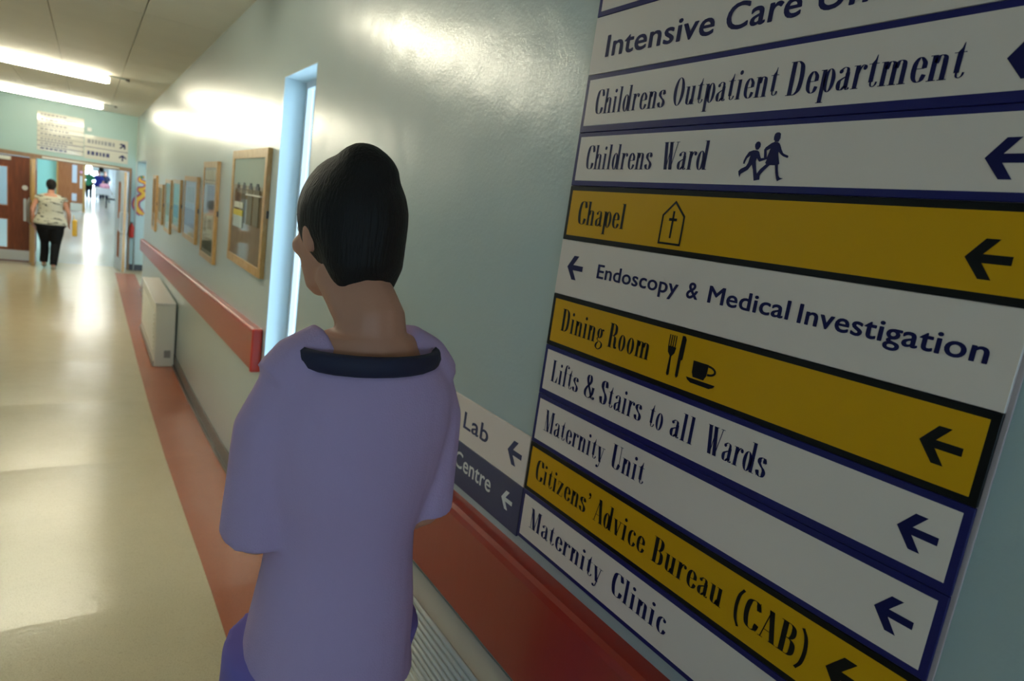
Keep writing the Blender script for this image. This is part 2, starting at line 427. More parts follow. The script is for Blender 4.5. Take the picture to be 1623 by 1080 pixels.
def glyph(c):
    g = G(); k = TK/2
    if c == 'n' or c == 'h' or c == 'm':
        g.stem(.12, 0, 1 if c == 'h' else X); g.ser(.12, 1 if c == 'h' else X, .11, 0); g.ser(.12, 0)
        g.cur([(.16, .44), (.20, .58), (.27, X-.015), (.34, .57), (.355, .44)]); g.stem(.355, 0, .45); g.ser(.355, 0); adv = .48
        if c == 'm':
            g.cur([(.39, .44), (.43, .58), (.50, X-.015), (.57, .57), (.585, .44)]); g.stem(.585, 0, .45); g.ser(.585, 0); adv = .71
    elif c == 'u':
        g.stem(.12, .18, X); g.ser(.12, X, .11, 0); g.cur([(.12, .2), (.135, .07), (.20, .012), (.27, .05), (.32, .18)])
        g.stem(.35, 0, X); g.ser(.35, X, .11, 0); g.ser(.35, 0, 0, .11); adv = .48
    elif c == 'r':
        g.stem(.12, 0, X); g.ser(.12, X, .11, 0); g.ser(.12, 0); g.cur([(.15, .40), (.19, .55), (.25, X-.01), (.31, .62)], .06); g.dot(.31, .56, .055, .07); adv = .36
    elif c == 'i': g.stem(.13, 0, X); g.ser(.13, X, .11, 0); g.ser(.13, 0); g.dot(.13, .86, .065, .075); adv = .27
    elif c == 'l': g.stem(.13, 0, 1); g.ser(.13, 1, .11, 0); g.ser(.13, 0); adv = .27
    elif c == 't':
        g.stem(.15, .14, X); g.rect(.02, .28, X-TN, X); g.polys.append([(.09, X), (.21, X), (.21, .86), (.19, .86), (.16, .74)])
        g.cur([(.15, .16), (.165, .05), (.22, .015), (.28, .06), (.30, .14)], .05); adv = .32
    elif c == 'd': g.ell(.18, .32, .105, .335); g.stem(.35, 0, 1); g.ser(.35, 1, .11, 0); g.ser(.35, 0, 0, .11); adv = .48
    elif c == 'p': g.ell(.29, .32, .105, .335); g.stem(.12, -.30, X); g.ser(.12, X, .11, 0); g.rect(.02, .22, -.30, -.28); adv = .46
    elif c == 'a':
        g.stem(.31, .06, .48); g.cur([(.31, .46), (.29, .59), (.21, X-.01), (.13, .58)], .09); g.dot(.12, .53, .055, .06)
        g.cur([(.31, .39), (.2, .33), (.12, .26), (.10, .15), (.13, .04), (.2, .015), (.28, .1)]); g.cur([(.31, .12), (.33, .02), (.38, .015), (.41, .06)], .06); adv = .43
    elif c == 'c': g.cur([(.36, .19), (.31, .05), (.22, .012), (.13, .12), (.105, .32), (.13, .52), (.22, X-.012), (.30, .60)]); g.dot(.31, .54, .055, .07); adv = .40
    elif c == 'e':
        g.rect(.10, .34, .335, .335+TN); g.cur([(.335, .345), (.325, .5), (.22, X-.012), (.13, .52), (.105, .32), (.13, .12), (.22, .012), (.31, .05), (.36, .19)]); adv = .41
    elif c == 'g':
        g.ell(.20, .43, .09, .21); g.cur([(.29, .57), (.34, .62)], .03, .03); g.dot(.36, .59, .045)
        g.cur([(.14, .26), (.09, .19), (.12, .12), (.2, .1)], .05); g.cur([(.15, .10), (.28, .08), (.36, .0), (.34, -.14), (.2, -.24), (.07, -.17), (.08, -.04), (.16, .06)], .09, .03); adv = .41
    elif c == 'o': g.ell(.215, .32, .115, .335); adv = .43
    elif c == 's' or c == 'S':
        sy = 1 if c == 's' else 1/X; sx = 1 if c == 's' else 1.22
        g.cur([(sx*x, sy*y) for x, y in [(.29, .47), (.26, .59), (.19, .63), (.11, .57), (.10, .46), (.17, .36), (.26, .27), (.30, .17), (.27, .05), (.19, .01), (.11, .07), (.07, .19)]], .135 if c == 's' else .16)
        g.rect(sx*.295, sx*.31, sy*.44, sy*.64); g.rect(sx*.06, sx*.075, 0, sy*.20); adv = .38*sx
    elif c == 'f': g.stem(.14, 0, .82); g.ser(.14, 0); g.rect(.03, .26, X-TN, X); g.cur([(.14, .78), (.16, .93), (.22, .99), (.29, .97)], .09); g.dot(.30, .91, .05, .06); adv = .30
    elif c == 'v' or c == 'y':
        g.diag(.10, X, .215, 0, TK); g.diag(.34, X, .225, 0, TN*1.4); g.rect(.0, .2, X-TN, X); g.rect(.26, .42, X-TN, X); adv = .42
        if c == 'y': g.cur([(.225, .02), (.19, -.18), (.12, -.27)], .03, .03); g.dot(.10, -.22, .055, .06)
    elif c == 'z': g.diag(.09, TN, .29, X-TN, .13); g.rect(.03, .35, 0, TN); g.rect(.05, .35, X-TN, X); g.rect(.34, .355, 0, .2); g.rect(.045, .06, .45, X); adv = .39
    elif c == 'C': g.cur([(.46, .26), (.41, .07), (.29, .012), (.165, .12), (.115, .5), (.165, .88), (.29, .988), (.40, .93), (.455, .72)], .14); g.rect(.452, .468, .70, 1.0); g.rect(.452, .468, .02, .26); adv = .52
    elif c == 'O': g.ell(.28, .5, .165, .5, .14); adv = .56
    elif c == 'D':
        g.stem(.14, 0, 1, .14); g.rect(.02, .28, 1-TN, 1); g.rect(.02, .28, 0, TN); g.cur([(.2, .99), (.3, .97), (.40, .83), (.43, .5), (.40, .17), (.3, .03), (.2, .01)], .14); adv = .56
    elif c == 'W':
        g.diag(.10, 1, .22, 0, .14); g.diag(.24, 0, .35, 1, .03); g.diag(.32, 1, .43, 0, .14); g.diag(.44, 0, .60, 1, .03)
        g.rect(0, .2, 1-TN, 1); g.rect(.24, .44, 1-TN, 1); g.rect(.52, .68, 1-TN, 1); adv = .66
    elif c == 'R':
        g.stem(.14, 0, 1, .14); g.rect(.02, .26, 1-TN, 1); g.rect(.02, .26, 0, TN)
        g.cur([(.2, .99), (.3, .97), (.375, .87), (.38, .66), (.3, .53), (.2, .51)], .13); g.cur([(.25, .515), (.35, .46), (.385, .32), (.39, .12), (.43, .02), (.50, .08)], .13); adv = .53
    elif c == 'L': g.stem(.14, 0, 1, .14); g.rect(.02, .28, 1-TN, 1); g.rect(.02, .43, 0, TN); g.polys.append([(.43, 0), (.45, .3), (.435, .3), (.33, TN), (.33, 0)]); adv = .47
    elif c == 'M':
        g.stem(.11, 0, 1, .025); g.diag(.13, 1, .30, 0, .13); g.diag(.31, 0, .47, 1, .03); g.stem(.53, 0, 1, .13)
        for x in (.11, .53): g.ser(x, 0, .1, .1)
        g.rect(.02, .16, 1-TN, 1); g.rect(.46, .64, 1-TN, 1); adv = .66
    elif c == 'U':
        g.stem(.14, .2, 1, .14); g.rect(.02, .27, 1-TN, 1); g.rect(.36, .52, 1-TN, 1); g.cur([(.14, .22), (.17, .07), (.27, .012), (.38, .06), (.44, .26)], .13); g.stem(.44, .24, 1, .025); adv = .54
    elif c == 'A': g.diag(.07, 0, .25, 1, .03); g.diag(.41, 0, .26, 1, .14); g.rect(.12, .36, .3, .3+TN); g.rect(0, .15, 0, TN); g.rect(.31, .51, 0, TN); adv = .51
    elif c == 'B':
        g.stem(.14, 0, 1, .14); g.rect(.02, .2, 1-TN, 1); g.rect(.02, .2, 0, TN); g.cur([(.2, .99), (.3, .97), (.37, .87), (.37, .67), (.3, .54), (.2, .52)], .13)
        g.cur([(.2, .52), (.32, .5), (.40, .39), (.40, .14), (.32, .02), (.2, .01)], .14); adv = .52
    elif c == '(': g.cur([(.27, 1.1), (.16, .85), (.12, .45), (.16, .05), (.27, -.2)], .1); adv = .31
    elif c == ')': g.cur([(.04, 1.1), (.15, .85), (.19, .45), (.15, .05), (.04, -.2)], .1); adv = .31
    elif c == "'": g.dot(.10, .92, .06, .07); g.cur([(.14, .92), (.13, .8), (.06, .72)], .04, .03); adv = .2
    elif c == '&':
        g.cur([(.52, .50), (.50, .25), (.38, .05), (.24, .012), (.12, .1), (.10, .28), (.18, .46), (.32, .64), (.36, .82), (.30, .98), (.20, .95), (.17, .80), (.24, .58), (.38, .28), (.47, .08), (.56, .02), (.62, .12)], .13)
        g.rect(.42, .60, .49, .51); adv = .64
    else: adv = .25
    return g.polys, adv
SX = XW-.0090                # front plane of the sign strips
def to_wall(bm, polys, y0, z0, su, sv, x):
    for p in polys:
        vs = [bm.verts.new((x, y0-u*su, z0+v*sv)) for u, v in p]
        try: bm.faces.new(vs)
        except Exception: pass
def wall_poly(bm, outer, holes=(), x=SX-.0004):
    loops = [[Vector((p[0], p[1], 0)) for p in l] for l in [outer]+list(holes)]
    flat = [v for l in loops for v in l]; vs = [bm.verts.new((x, v.x, H+v.y)) for v in flat]
    for t_ in tessellate_polygon(loops):
        try: bm.faces.new([vs[i] for i in t_])
        except Exception: pass
def serif_words(bm, words, x, cap=.0445):
    for (txt, ya, yb, zb) in words:
        P = []; u = 0
        for c in txt:
            pl, a = glyph(c); P += [[(q[0]+u, q[1]) for q in p] for p in pl]; u += a+.012
        lo = min(q[0] for p in P for q in p); hi = max(q[0] for p in P for q in p)
        su = (ya-yb)/(hi-lo)
        to_wall(bm, [[(q[0]-lo, q[1]) for q in p] for p in P], ya, H+zb, su, cap, x)
def sans_words(bm, words, x, cap, bold=.020):
    for (txt, ya, yb, zb) in words:
        cu = bpy.data.curves.new('t', 'FONT'); cu.body = txt; cu.size = 1; cu.resolution_u = 4
        cu.fill_mode = 'FRONT'; cu.space_character = 1.04
        o = bpy.data.objects.new('t', cu); COL.objects.link(o)
        dg = bpy.context.evaluated_depsgraph_get(); me = bpy.data.meshes.new_from_object(o.evaluated_get(dg))
        bpy.data.objects.remove(o); bpy.data.curves.remove(cu)
        xs_ = [v.co.x for v in me.vertices]; lo, hi = min(xs_), max(xs_)
        caph = .729+2*bold
        su = (ya-yb)/(hi-lo+2*bold)
        for dx, dy in ((-1, 0), (1, 0), (0, -.7), (0, .7), (-.7, -.5), (.7, -.5), (-.7, .5), (.7, .5)):
            x -= 2e-5
            vs = [bm.verts.new((x, ya-(v.co.x-lo+bold*(1+dx))*su, H+zb+(v.co.y+bold*(1+dy))*cap/caph)) for v in me.vertices]
            for p in me.polygons:
                try: bm.faces.new([vs[i] for i in p.vertices])
                except Exception: pass
        bpy.data.meshes.remove(me)
ARROW = [(0, 0), (.016, .0212), (.0295, .0212), (.0165, .0045), (.044, .0045), (.044, -.0050), (.0172, -.0050), (.0295, -.0222), (.0172, -.0222)]
def arrow(bm, y, z, s=1.0, x=None):
    x = x if x is not None else SX-.0004
    vs = [bm.verts.new((x, y-u*s, H+z+v*s)) for u, v in ARROW]
    for q in ((0, 1, 2, 3), (0, 3, 4, 5, 6), (0, 6, 7, 8)): bm.faces.new([vs[i] for i in q])

# ------------------------------------------------------------ direction sign
ghead = [(.5536,.1822),(.5528,.1757),(.5548,.1714),(.5562,.171),(.5608,.1711),(.5614,.1729),(.5629,.1738),(.5636,.1778),(.5629,.1821),(.5603,.1839),(.5568,.1839)]
gbody = [(.5608,.1711),(.5561,.1706),(.5527,.1689),(.5505,.166),(.5477,.1608),(.544,.1555),(.5395,.1533),(.5358,.1521),(.5345,.1506),(.5355,.1487),(.5375,.1492),(.5429,.151),(.5469,.1534),(.5514,.1574),(.551,.1539),(.5463,.1408),(.5481,.1399),(.5468,.1338),(.544,.125),(.5413,.122),(.5358,.1212),(.5411,.1191),(.5442,.117),(.5464,.1206),(.5496,.1285),(.5527,.139),(.5611,.1392),(.5687,.1319),(.5731,.1265),(.574,.1238),(.573,.1189),(.5776,.1188),(.5792,.1274),(.5754,.1337),(.5672,.1408),(.5693,.1422),(.5677,.1471),(.573,.1498),(.5752,.1609),(.5734,.164),(.5655,.1695)]
ghole = [(.5707,.1595),(.5652,.162),(.5683,.1497)]
bhead = [(.5824,.1687),(.5822,.1651),(.5843,.1616),(.5862,.1607),(.589,.1612),(.5913,.1649),(.5919,.1685),(.59,.1718),(.587,.1726),(.5841,.1714)]
bbody = [(.5926,.1604),(.5861,.16),(.5824,.158),(.5798,.1526),(.5775,.1489),(.5694,.1497),(.5682,.1472),(.5788,.144),(.5809,.1454),(.5842,.149),(.5849,.1445),(.5813,.1328),(.5787,.1256),(.5742,.1238),(.573,.1189),(.5821,.1173),(.5851,.1264),(.5871,.1327),(.5906,.14),(.5923,.1373),(.5956,.1327),(.6024,.129),(.6063,.1267),(.6068,.1243),(.6073,.1217),(.6101,.1262),(.6115,.1308),(.6081,.1341),(.6001,.1377),(.5975,.1428),(.5961,.1528),(.6007,.1492),(.6027,.1437),(.6029,.1412),(.606,.1414),(.6059,.1456),(.6036,.152),(.5996,.1583)]
Y0, Y1 = 1.0, .2225
tag(obj('sign_backing', bevbox(XW-.0035, XW-.0002, Y1-.0050, Y0+.001, H-.656, H+.73, .0006, 1), M['backing']),
    'pale backing board showing as a thin edge behind the stacked direction strips', 'sign backing')
def strip(z0, z1, label, edge, face, inset, serif=(), sans=(), arrows=(), textmat='navytext', scap=.041, fz1=None, fz0=None, pict=None):
    t_ = thing('direction_sign', label, 'sign', (XW, (Y0+Y1)/2, H+(z0+z1)/2), 'direction strips stacked on the right wall')
    def o(name, bm, m):
        for v in bm.verts: v.co -= t_.location
        return obj(name, bm, m, t_)
    o('board', bevbox(SX+.0004, XW-.0035, Y1, Y0, H+z0+.0004, H+z1-.0004, .0008, 1), M[edge])
    if inset:
        o('face_panel', bx(SX, SX+.001, Y1+.0095, Y0-.0095, H+(fz0 if fz0 is not None else z0+.0095), H+(fz1 if fz1 is not None else z1-.0095)), M[face])
    x = SX-.0004 if inset else SX
    if serif:
        for wd_ in serif: bm = bmesh.new(); serif_words(bm, [wd_], x); o('lettering', bm, M[textmat])
    if sans:
        for wd_ in sans: bm = bmesh.new(); sans_words(bm, [wd_], x, scap); o('lettering', bm, M[textmat])
    for a in arrows:
        bm = bmesh.new(); arrow(bm, *a, x=x); o('arrow', bm, M[textmat])
    if pict:
        bm = bmesh.new(); pict(bm, x); o('pictogram', bm, M[textmat])
    return t_
strip(.414, .52, 'partly visible topmost white direction strip with navy border', 'navy', 'signwhite', True)
strip(.625, .73, 'uppermost white direction strip above the picture edge', 'navy', 'signwhite', True)
strip(.52, .625, 'white direction strip second from the top, above the picture edge', 'navy', 'signwhite', True)
strip(.309, .414, 'borderless white direction strip reading Intensive Care Unit', 'signwhite', 'signwhite', False,
      sans=[('Intensive', .959, .709, .337), ('Care', .688, .563, .337), ('Unit', .540, .433, .337)], scap=.042)
strip(.202, .309, 'white direction strip with navy border reading Childrens Outpatient Department', 'navy', 'signwhite', True,
      serif=[('Childrens', .963, .785, .2345), ('Outpatient', .768, .574, .2345), ('Department', .560, .343, .2325)], arrows=[(.306, .248)], fz0=.2145)
def pk(bm, x):
    wall_poly(bm, ghead, x=x); wall_poly(bm, gbody, [ghole], x=x-.00005); wall_poly(bm, bhead, x=x); wall_poly(bm, bbody, x=x-.0001)
strip(.101, .202, 'white direction strip with navy border reading Childrens Ward with two running children', 'navy', 'signwhite', True,
      serif=[('Childrens', .964, .790, .1325), ('Ward', .768, .672, .1325)], arrows=[(.302, .146)], pict=pk, fz0=.111, fz1=.1935)
def pc(bm, x):
    o_ = [(.744, .011), (.695, .011), (.695, .059), (.7195, .083), (.744, .059)]
    i_ = [(.7405, .0145), (.6985, .0145), (.6985, .0575), (.7195, .078), (.7405, .0575)]
    for k in range(5):
        a, b, c, d = o_[k], o_[(k+1) % 5], i_[(k+1) % 5], i_[k]
        bm.faces.new([bm.verts.new((x, p[0], H+p[1])) for p in (a, b, c, d)])
    for (a, b, c, d) in ((.7175, .7215, .022, .066), (.711, .728, .050, .0545)):
        bm.faces.new([bm.verts.new((x, p, H+q)) for p, q in ((a, c), (b, c), (b, d), (a, d))])
strip(-.005, .101, 'yellow direction strip with black border reading Chapel with a small chapel symbol', 'signblack', 'signyellow', True,
      serif=[('Chapel', .962, .832, .0275)], arrows=[(.296, .041)], textmat='signblack', pict=pc)
strip(-.115, -.005, 'borderless white direction strip reading Endoscopy & Medical Investigation, arrow at its left end', 'signwhite', 'signwhite', False,
      sans=[('Endoscopy', .881, .682, -.068), ('&', .664, .640, -.068), ('Medical', .621, .483, -.068), ('Investigation', .470, .249, -.069)],
      arrows=[(.971, -.057, 1.08)], scap=.0285)
def pd(bm, x):
    def R(a, b, c, d): bm.faces.new([bm.verts.new((x, p, H+q)) for p, q in ((a, c), (b, c), (b, d), (a, d))])
    for k in range(4): R(.6795-.0045*k, .6775-.0045*k, -.152, -.131)
    wall_poly(bm, [(.6797, -.150), (.662, -.150), (.664, -.160), (.669, -.166), (.6675, -.196), (.6705, -.199), (.6735, -.196), (.6725, -.166), (.678, -.160)], x=x)
    wall_poly(bm, [(.6535, -.128), (.6475, -.128), (.6445, -.133), (.6455, -.166), (.6485, -.168), (.6485, -.194), (.6515, -.198), (.6545, -.194), (.6545, -.150)], x=x)
    wall_poly(bm, [(.6235, -.161), (.5935, -.161), (.5945, -.179), (.5985, -.187), (.6195, -.187), (.6225, -.180)], x=x)
    wall_poly(bm, [(.632, -.1895), (.576, -.1895), (.5785, -.1935), (.586, -.197), (.622, -.197), (.6295, -.1935)], x=x)
    a = [(.5935+(-.0155)*math.sin(t)*1.0, -.170+.0085*math.cos(t)) for t in [k*math.pi/10 for k in range(11)]]
    b = [(.5935+(-.0115)*math.sin(t)*1.0, -.170+.0050*math.cos(t)) for t in [k*math.pi/10 for k in range(11)]]
    for k in range(10): bm.faces.new([bm.verts.new((x, p[0], H+p[1])) for p in (a[k], a[k+1], b[k+1], b[k])])
strip(-.222, -.115, 'yellow direction strip with black border reading Dining Room with cutlery and cup symbol', 'signblack', 'signyellow', True,
      serif=[('Dining', .961, .834, -.1855), ('Room', .821, .718, -.1855)], arrows=[(.292, -.168)], textmat='signblack', pict=pd)
strip(-.3275, -.222, 'white direction strip with navy border reading Lifts & Stairs to all Wards', 'navy', 'signwhite', True,
      serif=[('Lifts', .967, .880, -.293), ('&', .862, .830, -.293), ('Stairs', .818, .709, -.2925), ('to', .691, .660, -.2925), ('all', .643, .596, -.292), ('Wards', .572, .465, -.2925)],
      arrows=[(.291, -.274)], fz0=-.3155)
strip(-.435, -.3275, 'white direction strip with navy border reading Maternity Unit', 'navy', 'signwhite', True,
      serif=[('Maternity', .965, .778, -.3985), ('Unit', .760, .677, -.3955)], arrows=[(.292, -.380)], fz1=-.3375)
strip(-.544, -.435, 'yellow direction strip with black border reading Citizens\' Advice Bureau (CAB)', 'signblack', 'signyellow', True,
      serif=[("Citizens'", .967, .793, -.5085), ('Advice', .780, .647, -.5090), ('Bureau', .630, .487, -.5090), ('(CAB)', .466, .353, -.5090)],
      arrows=[(.327, -.489, 1.2)], textmat='signblack')
strip(-.655, -.544, 'white direction strip with navy border reading Maternity Clinic, lowest of the stack', 'navy', 'signwhite', True,
      serif=[('Maternity', .962, .730, -.6165), ('Clinic', .704, .572, -.6150)], arrows=[(.292, -.60)])

# two thin signs left of the stack, partly behind the walking woman
def small(z0, z1, label, board, words, ar, tm):
    t_ = thing('department_sign', label, 'sign', (XW, 1.25, H+(z0+z1)/2), 'small department signs left of the direction strips')
    x = XW-.0058
    def o(name, bm, m):
        for v in bm.verts: v.co -= t_.location
        return obj(name, bm, m, t_)
    o('board', bevbox(x, XW-.0002, 1.005, 1.62, H+z0, H+z1, .0008, 1), M[board])
    bm = bmesh.new(); sans_words(bm, words, x-.0004, .046, .014); o('lettering', bm, M[tm])
    bm = bmesh.new(); arrow(bm, *ar, x=x-.0004); o('arrow', bm, M[tm])
small(-.547, -.432, 'small white sign reading Lab with a navy arrow', 'signwhite', [('Lab', 1.286, 1.167, -.508)], (1.083, -.487, 1.28), 'labnavy')
small(-.663, -.5475, 'small navy sign reading Centre with a white arrow', 'labnavy', [('Centre', 1.304, 1.128, -.616)], (1.080, -.601, 1.0), 'purewhite')

# ------------------------------------------------------------ radiators
def radiator_near():
    t_ = thing('radiator_cover', 'slatted grey-white radiator casing under the red rail beside the walking woman', 'radiator', (XW, 1.2, H-1.15))
    X0 = -.085; y0, y1 = -.55, .62; z1 = .185; z0 = -.44
    # sloping louvred top: slats stepping from the wall out
    obj('casing', bevbox(X0+.006, -.001, y0, y1, z0, z1-.015, .006), M['cream'], t_)
    n = 9
    for k in range(n):
        zz = z1-.012-.0205*k
        bm = bmesh.new(); 
        tube(bm, [(X0+.004, y0+.01, zz), (X0+.004, y1-.012, zz)], .0072, 8, flat=.8)
        obj('slat', bm, M['grille'], t_, smooth=True)
    obj('side_panel', bevbox(X0-.002, -.001, y1-.010, y1, z0, z1-.004, .002, 1), M['cream'], t_)
    obj('lower_panel', bevbox(X0-.004, X0+.008, y0, y1-.012, z0, z1-.012-.0205*n, .003, 1), M['cream'], t_)
radiator_near()
def radiator_far():
    t_ = thing('convector_heater', 'white boxed convector heater standing against the right wall below the pictures', 'heater', (XW, 8.1, -.29))
    X0 = -.20; y0, y1 = -.75, 1.15; h = .67
    # far box: y from 7.0 to 9.0
    t_.location.y = 8.0
    obj('casing', bevbox(X0, -.013, y0, y1, .0, h, .012), M['cream'], t_)
    obj('plinth', bx(X0-.012, X0, y0+.01, y1, .0, .06), M['grey'], t_)
    for k in range(9):
        obj('louvre', bevbox(X0-.008, X0+.002, y0+.12, y1-.12, .14+.048*k, .165+.048*k, .003, 1), M['cream'], t_)
    obj('top_lid', bevbox(X0-.008, -.013, y0-.006, y1+.006, h, h+.012, .004), M['white'], t_)
    obj('access_plate', bevbox(-.11, -.05, y0-.003, y0+.003, .10, .18, .001, 1), M['grey'], t_)
radiator_far()

# ------------------------------------------------------------ framed pictures
def flat_panel(bm, x, y0, y1, z0, z1):
    bm.faces.new([bm.verts.new(p) for p in ((x, y1, z0), (x, y0, z0), (x, y0, z1), (x, y1, z1))])
def picture(y0, y1, z0, z1, label, art, fw=.035):
    cy, cz = (y0+y1)/2, H+(z0+z1)/2
    t_ = thing('framed_picture', label, 'picture', (XW, cy, cz), 'oak framed pictures along the right wall')
    a, b, c, d = y0-cy, y1-cy, H+z0-cz, H+z1-cz; xf = -.026
    bm = bmesh.new()
    box(bm, xf, -.001, a, a+fw, c, d); box(bm, xf, -.001, b-fw, b, c, d)
    box(bm, xf, -.001, a+fw, b-fw, c, c+fw); box(bm, xf, -.001, a+fw, b-fw, d-fw, d)
    obj('frame', bm, M['frame'], t_)
    obj('mount', bx(-.018, -.012, a+fw-.002, b-fw+.002, c+fw-.002, d-fw+.002), M['matboard'], t_)
    W, Hh = (b-a-2*fw), (d-c-2*fw)
    for k, (u0, u1, v0, v1, col) in enumerate(art):
        key = 'art%s' % (str(col))
        if key not in M: M[key] = mat('print_and_reflection', col, .6, var=.35, vscale=30, stretch=(1, 1, .35))
        obj('print', bx(-.0195-.0005*k, -.018, b-fw-W*u1, b-fw-W*u0, c+fw+Hh*v0, c+fw+Hh*v1), M[key], t_)  # printed areas, plus a painted reflection in the largest picture
    obj('glass', bx(-.0222, -.0216, a+fw-.002, b-fw+.002, c+fw-.002, d-fw+.002), M['picglass'], t_)
    obj('wall_hook', bx(-.012, -.001, a-.008, a+.001, -.02, .02), M['skirt'], t_)
DK = (.13, .115, .07)
art_a = [(.0, 1, 0, .38, (.44, .38, .27)), (.08, .95, .36, .70, (.30, .25, .12))]
for k in range(4):
    art_a.append((.12+.21*k, .27+.21*k, .36, .70, DK)); art_a.append((.15+.21*k, .24+.21*k, .70, .735, (.10, .11, .12)))
    art_a.append((.175+.21*k, .215+.21*k, .735, .76, (.10, .11, .12)))
art_a += [(.10, .42, .30, .46, (.42, .50, .48)), (.10, .42, .42, .48, (.55, .45, .05)), (.13, .42, .50, .56, (.55, .56, .45)), (.50, .95, .64, .655, (.55, .55, .48))]  # yellow, white and bluish patches paint a sign's reflection in the glass
picture(3.55, 4.53, -.462, .235, 'largest oak framed picture nearest the window, row of dark pointed shapes', art_a, .05)
picture(5.12, 5.78, -.585, .175, 'tall oak framed picture second from the window, grey tree and foliage', [
    (.05, .95, .05, .2, (.24, .25, .17)), (.05, .95, .2, .52, (.38, .40, .30)), (.3, .9, .5, .8, (.26, .22, .16)), (.15, .35, .25, .45, DK), (.5, .85, .3, .42, DK), (.05, .95, .82, .85, (.7, .7, .6)), (.1, .9, .86, .97, (.50, .50, .40))], .045)
picture(6.12, 6.98, -.535, .05, 'oak framed picture third from the window, blue sea under pale sky', [
    (.0, 1, 0, .16, (.50, .56, .66)), (.0, 1, .16, .5, (.22, .27, .36)), (.0, 1, .5, .6, (.45, .58, .58)), (.2, .8, .62, .9, (.42, .46, .32))], .045)
picture(7.32, 8.00, -.53, .005, 'oak framed picture fourth from the window, bright blue patch in its middle', [
    (.1, .9, .2, .5, (.14, .22, .45)), (.1, .9, .55, .9, (.46, .52, .46))], .045)
picture(8.22, 8.84, -.625, -.01, 'oak framed picture fifth from the window, brown print above white', [
    (.05, .95, .3, .98, (.38, .22, .08)), (.05, .95, .03, .28, (.66, .66, .60))], .045)
picture(9.17, 9.80, -.59, -.085, 'small oak framed picture sixth from the window, dull brown print', [
    (.05, .95, .25, .98, (.36, .25, .11)), (.05, .95, .03, .24, (.60, .60, .54))], .045)
picture(10.1, 10.62, -.75, .02, 'tall oak framed picture farthest from the window', [
    (.05, .95, .3, .98, (.40, .26, .09)), (.05, .95, .03, .28, (.62, .60, .50))], .045)

# ------------------------------------------------------------ ceiling lights
def light(y, label, x0=-1.22, x1=.20, lm='lamp'):
    t_ = thing('ceiling_light', label, 'ceiling light', ((x0+x1)/2, y, ZC), 'fluorescent battens across the ceiling')
    L = (x1-x0)/2
    obj('spine', bevbox(-L, L, -.045, .045, -.035, -.002, .004, 1), M['white'], t_)
    bm = bmesh.new(); n = 10; R = .055; prev = None
    for s in (-L+.015, -L+.05, L-.05, L-.015):
        sc = .75 if abs(s) > L-.03 else 1
        ring = [bm.verts.new((s, math.cos(math.pi*k/n)*R*sc, -.036-math.sin(math.pi*k/n)*.062*sc)) for k in range(n+1)]
        if prev:
            for k in range(n): bm.faces.new([prev[k], prev[k+1], ring[k+1], ring[k]])
            bm.faces.new([prev[n], prev[0], ring[0], ring[n]])
        else: bm.faces.new(ring[::-1])
        prev = ring
    bm.faces.new(prev)
    obj('diffuser', bm, M[lm], t_, smooth=False)
    for s in (-1, 1):
        a, b = sorted((s*L, s*(L-.016)))
        obj('end_cap', bevbox(a, b, -.058, .058, -.095, -.03, .006), M['white'], t_)
    obj('conduit', bx(L, L+.16, -.008, .008, -.014, -.002), M['conduit'], t_)
    obj('junction_box', bevbox(L+.15, L+.19, -.02, .02, -.03, -.002, .003, 1), M['grey'], t_)
light(13.4, 'long lit fluorescent ceiling light nearest the double doors')
light(9.3, 'long lit fluorescent ceiling light, the larger of the two in view')
light(3.8, 'lit fluorescent ceiling light above the window, out of view', x1=.2, lm='lamp_near')

# ------------------------------------------------------------ end wall things
def end_sign(x0, x1, z0, z1, rows, label, arrows):
    t_ = thing('overhead_sign', label, 'sign', ((x0+x1)/2, YE, H+(z0+z1)/2), 'direction boards over the double doors')
    W2, H2 = (x1-x0)/2, (z1-z0)/2
    obj('board', bevbox(-W2, W2, -.02, -.001, -H2, H2, .002, 1), M['glossboard'], t_)
    rh = 2*H2/rows
    for r in range(rows):
        zc = H2-rh*(r+.5)
        if r: obj('divider', bx(-W2, W2, -.0215, -.02, H2-rh*r-.005, H2-rh*r+.005), M['navy'] if rows < 3 or r > rows-3 else M['greyline'], t_)
        bm = bmesh.new(); x = -W2+.05; lim = W2-.17 if rows > 2 else W2-.2
        while x < lim*random.uniform(.3, 1.0) or x < -W2+.2:
            wd = random.uniform(.03, .06); hh = rh*.17
            box(bm, x, x+wd, -.0213, -.02, zc-hh, zc+hh); x += wd+.018
        obj('lettering', bm, M['greyline'] if r < rows-1 else M['labnavy'], t_)
    for (r, ang) in arrows:
        zc = H2-rh*(r+.5); bm = bmesh.new(); s = rh*1.4
        vs = [bm.verts.new((-(u-.02)*s/.045*.8, -.0214, v*s/.045*.8)) for u, v in ARROW]
        for q in ((0, 1, 2, 3), (0, 3, 4, 5, 6), (0, 6, 7, 8)): bm.faces.new([vs[i] for i in q])
        bmesh.ops.rotate(bm, verts=bm.verts, cent=(0, 0, 0), matrix=Matrix.Rotation(ang, 3, 'Y'))
        bmesh.ops.scale(bm, vec=(.5, 1, .5), verts=bm.verts)
        bmesh.ops.translate(bm, vec=(W2-.09, 0, zc), verts=bm.verts)
        obj('arrow', bm, M['navytext'], t_)
M['glossboard'] = mat('glossy_board', (.62, .60, .50), .10, .6, coat=.6, coatr=.04, b2=.002, b2s=3, bump=.0001)
M['greyline'] = mat('grey_print', (.26, .26, .27), .6)
end_sign(-.80, -.085, .18, .88, 8, 'tall pale board of many lines over the doorway, left of the two', [])
end_sign(-.075, .64, .16, .60, 2, 'two-line pale board with arrows over the doorway, right of the two', [(0, math.radians(-45)), (1, math.radians(-90))])
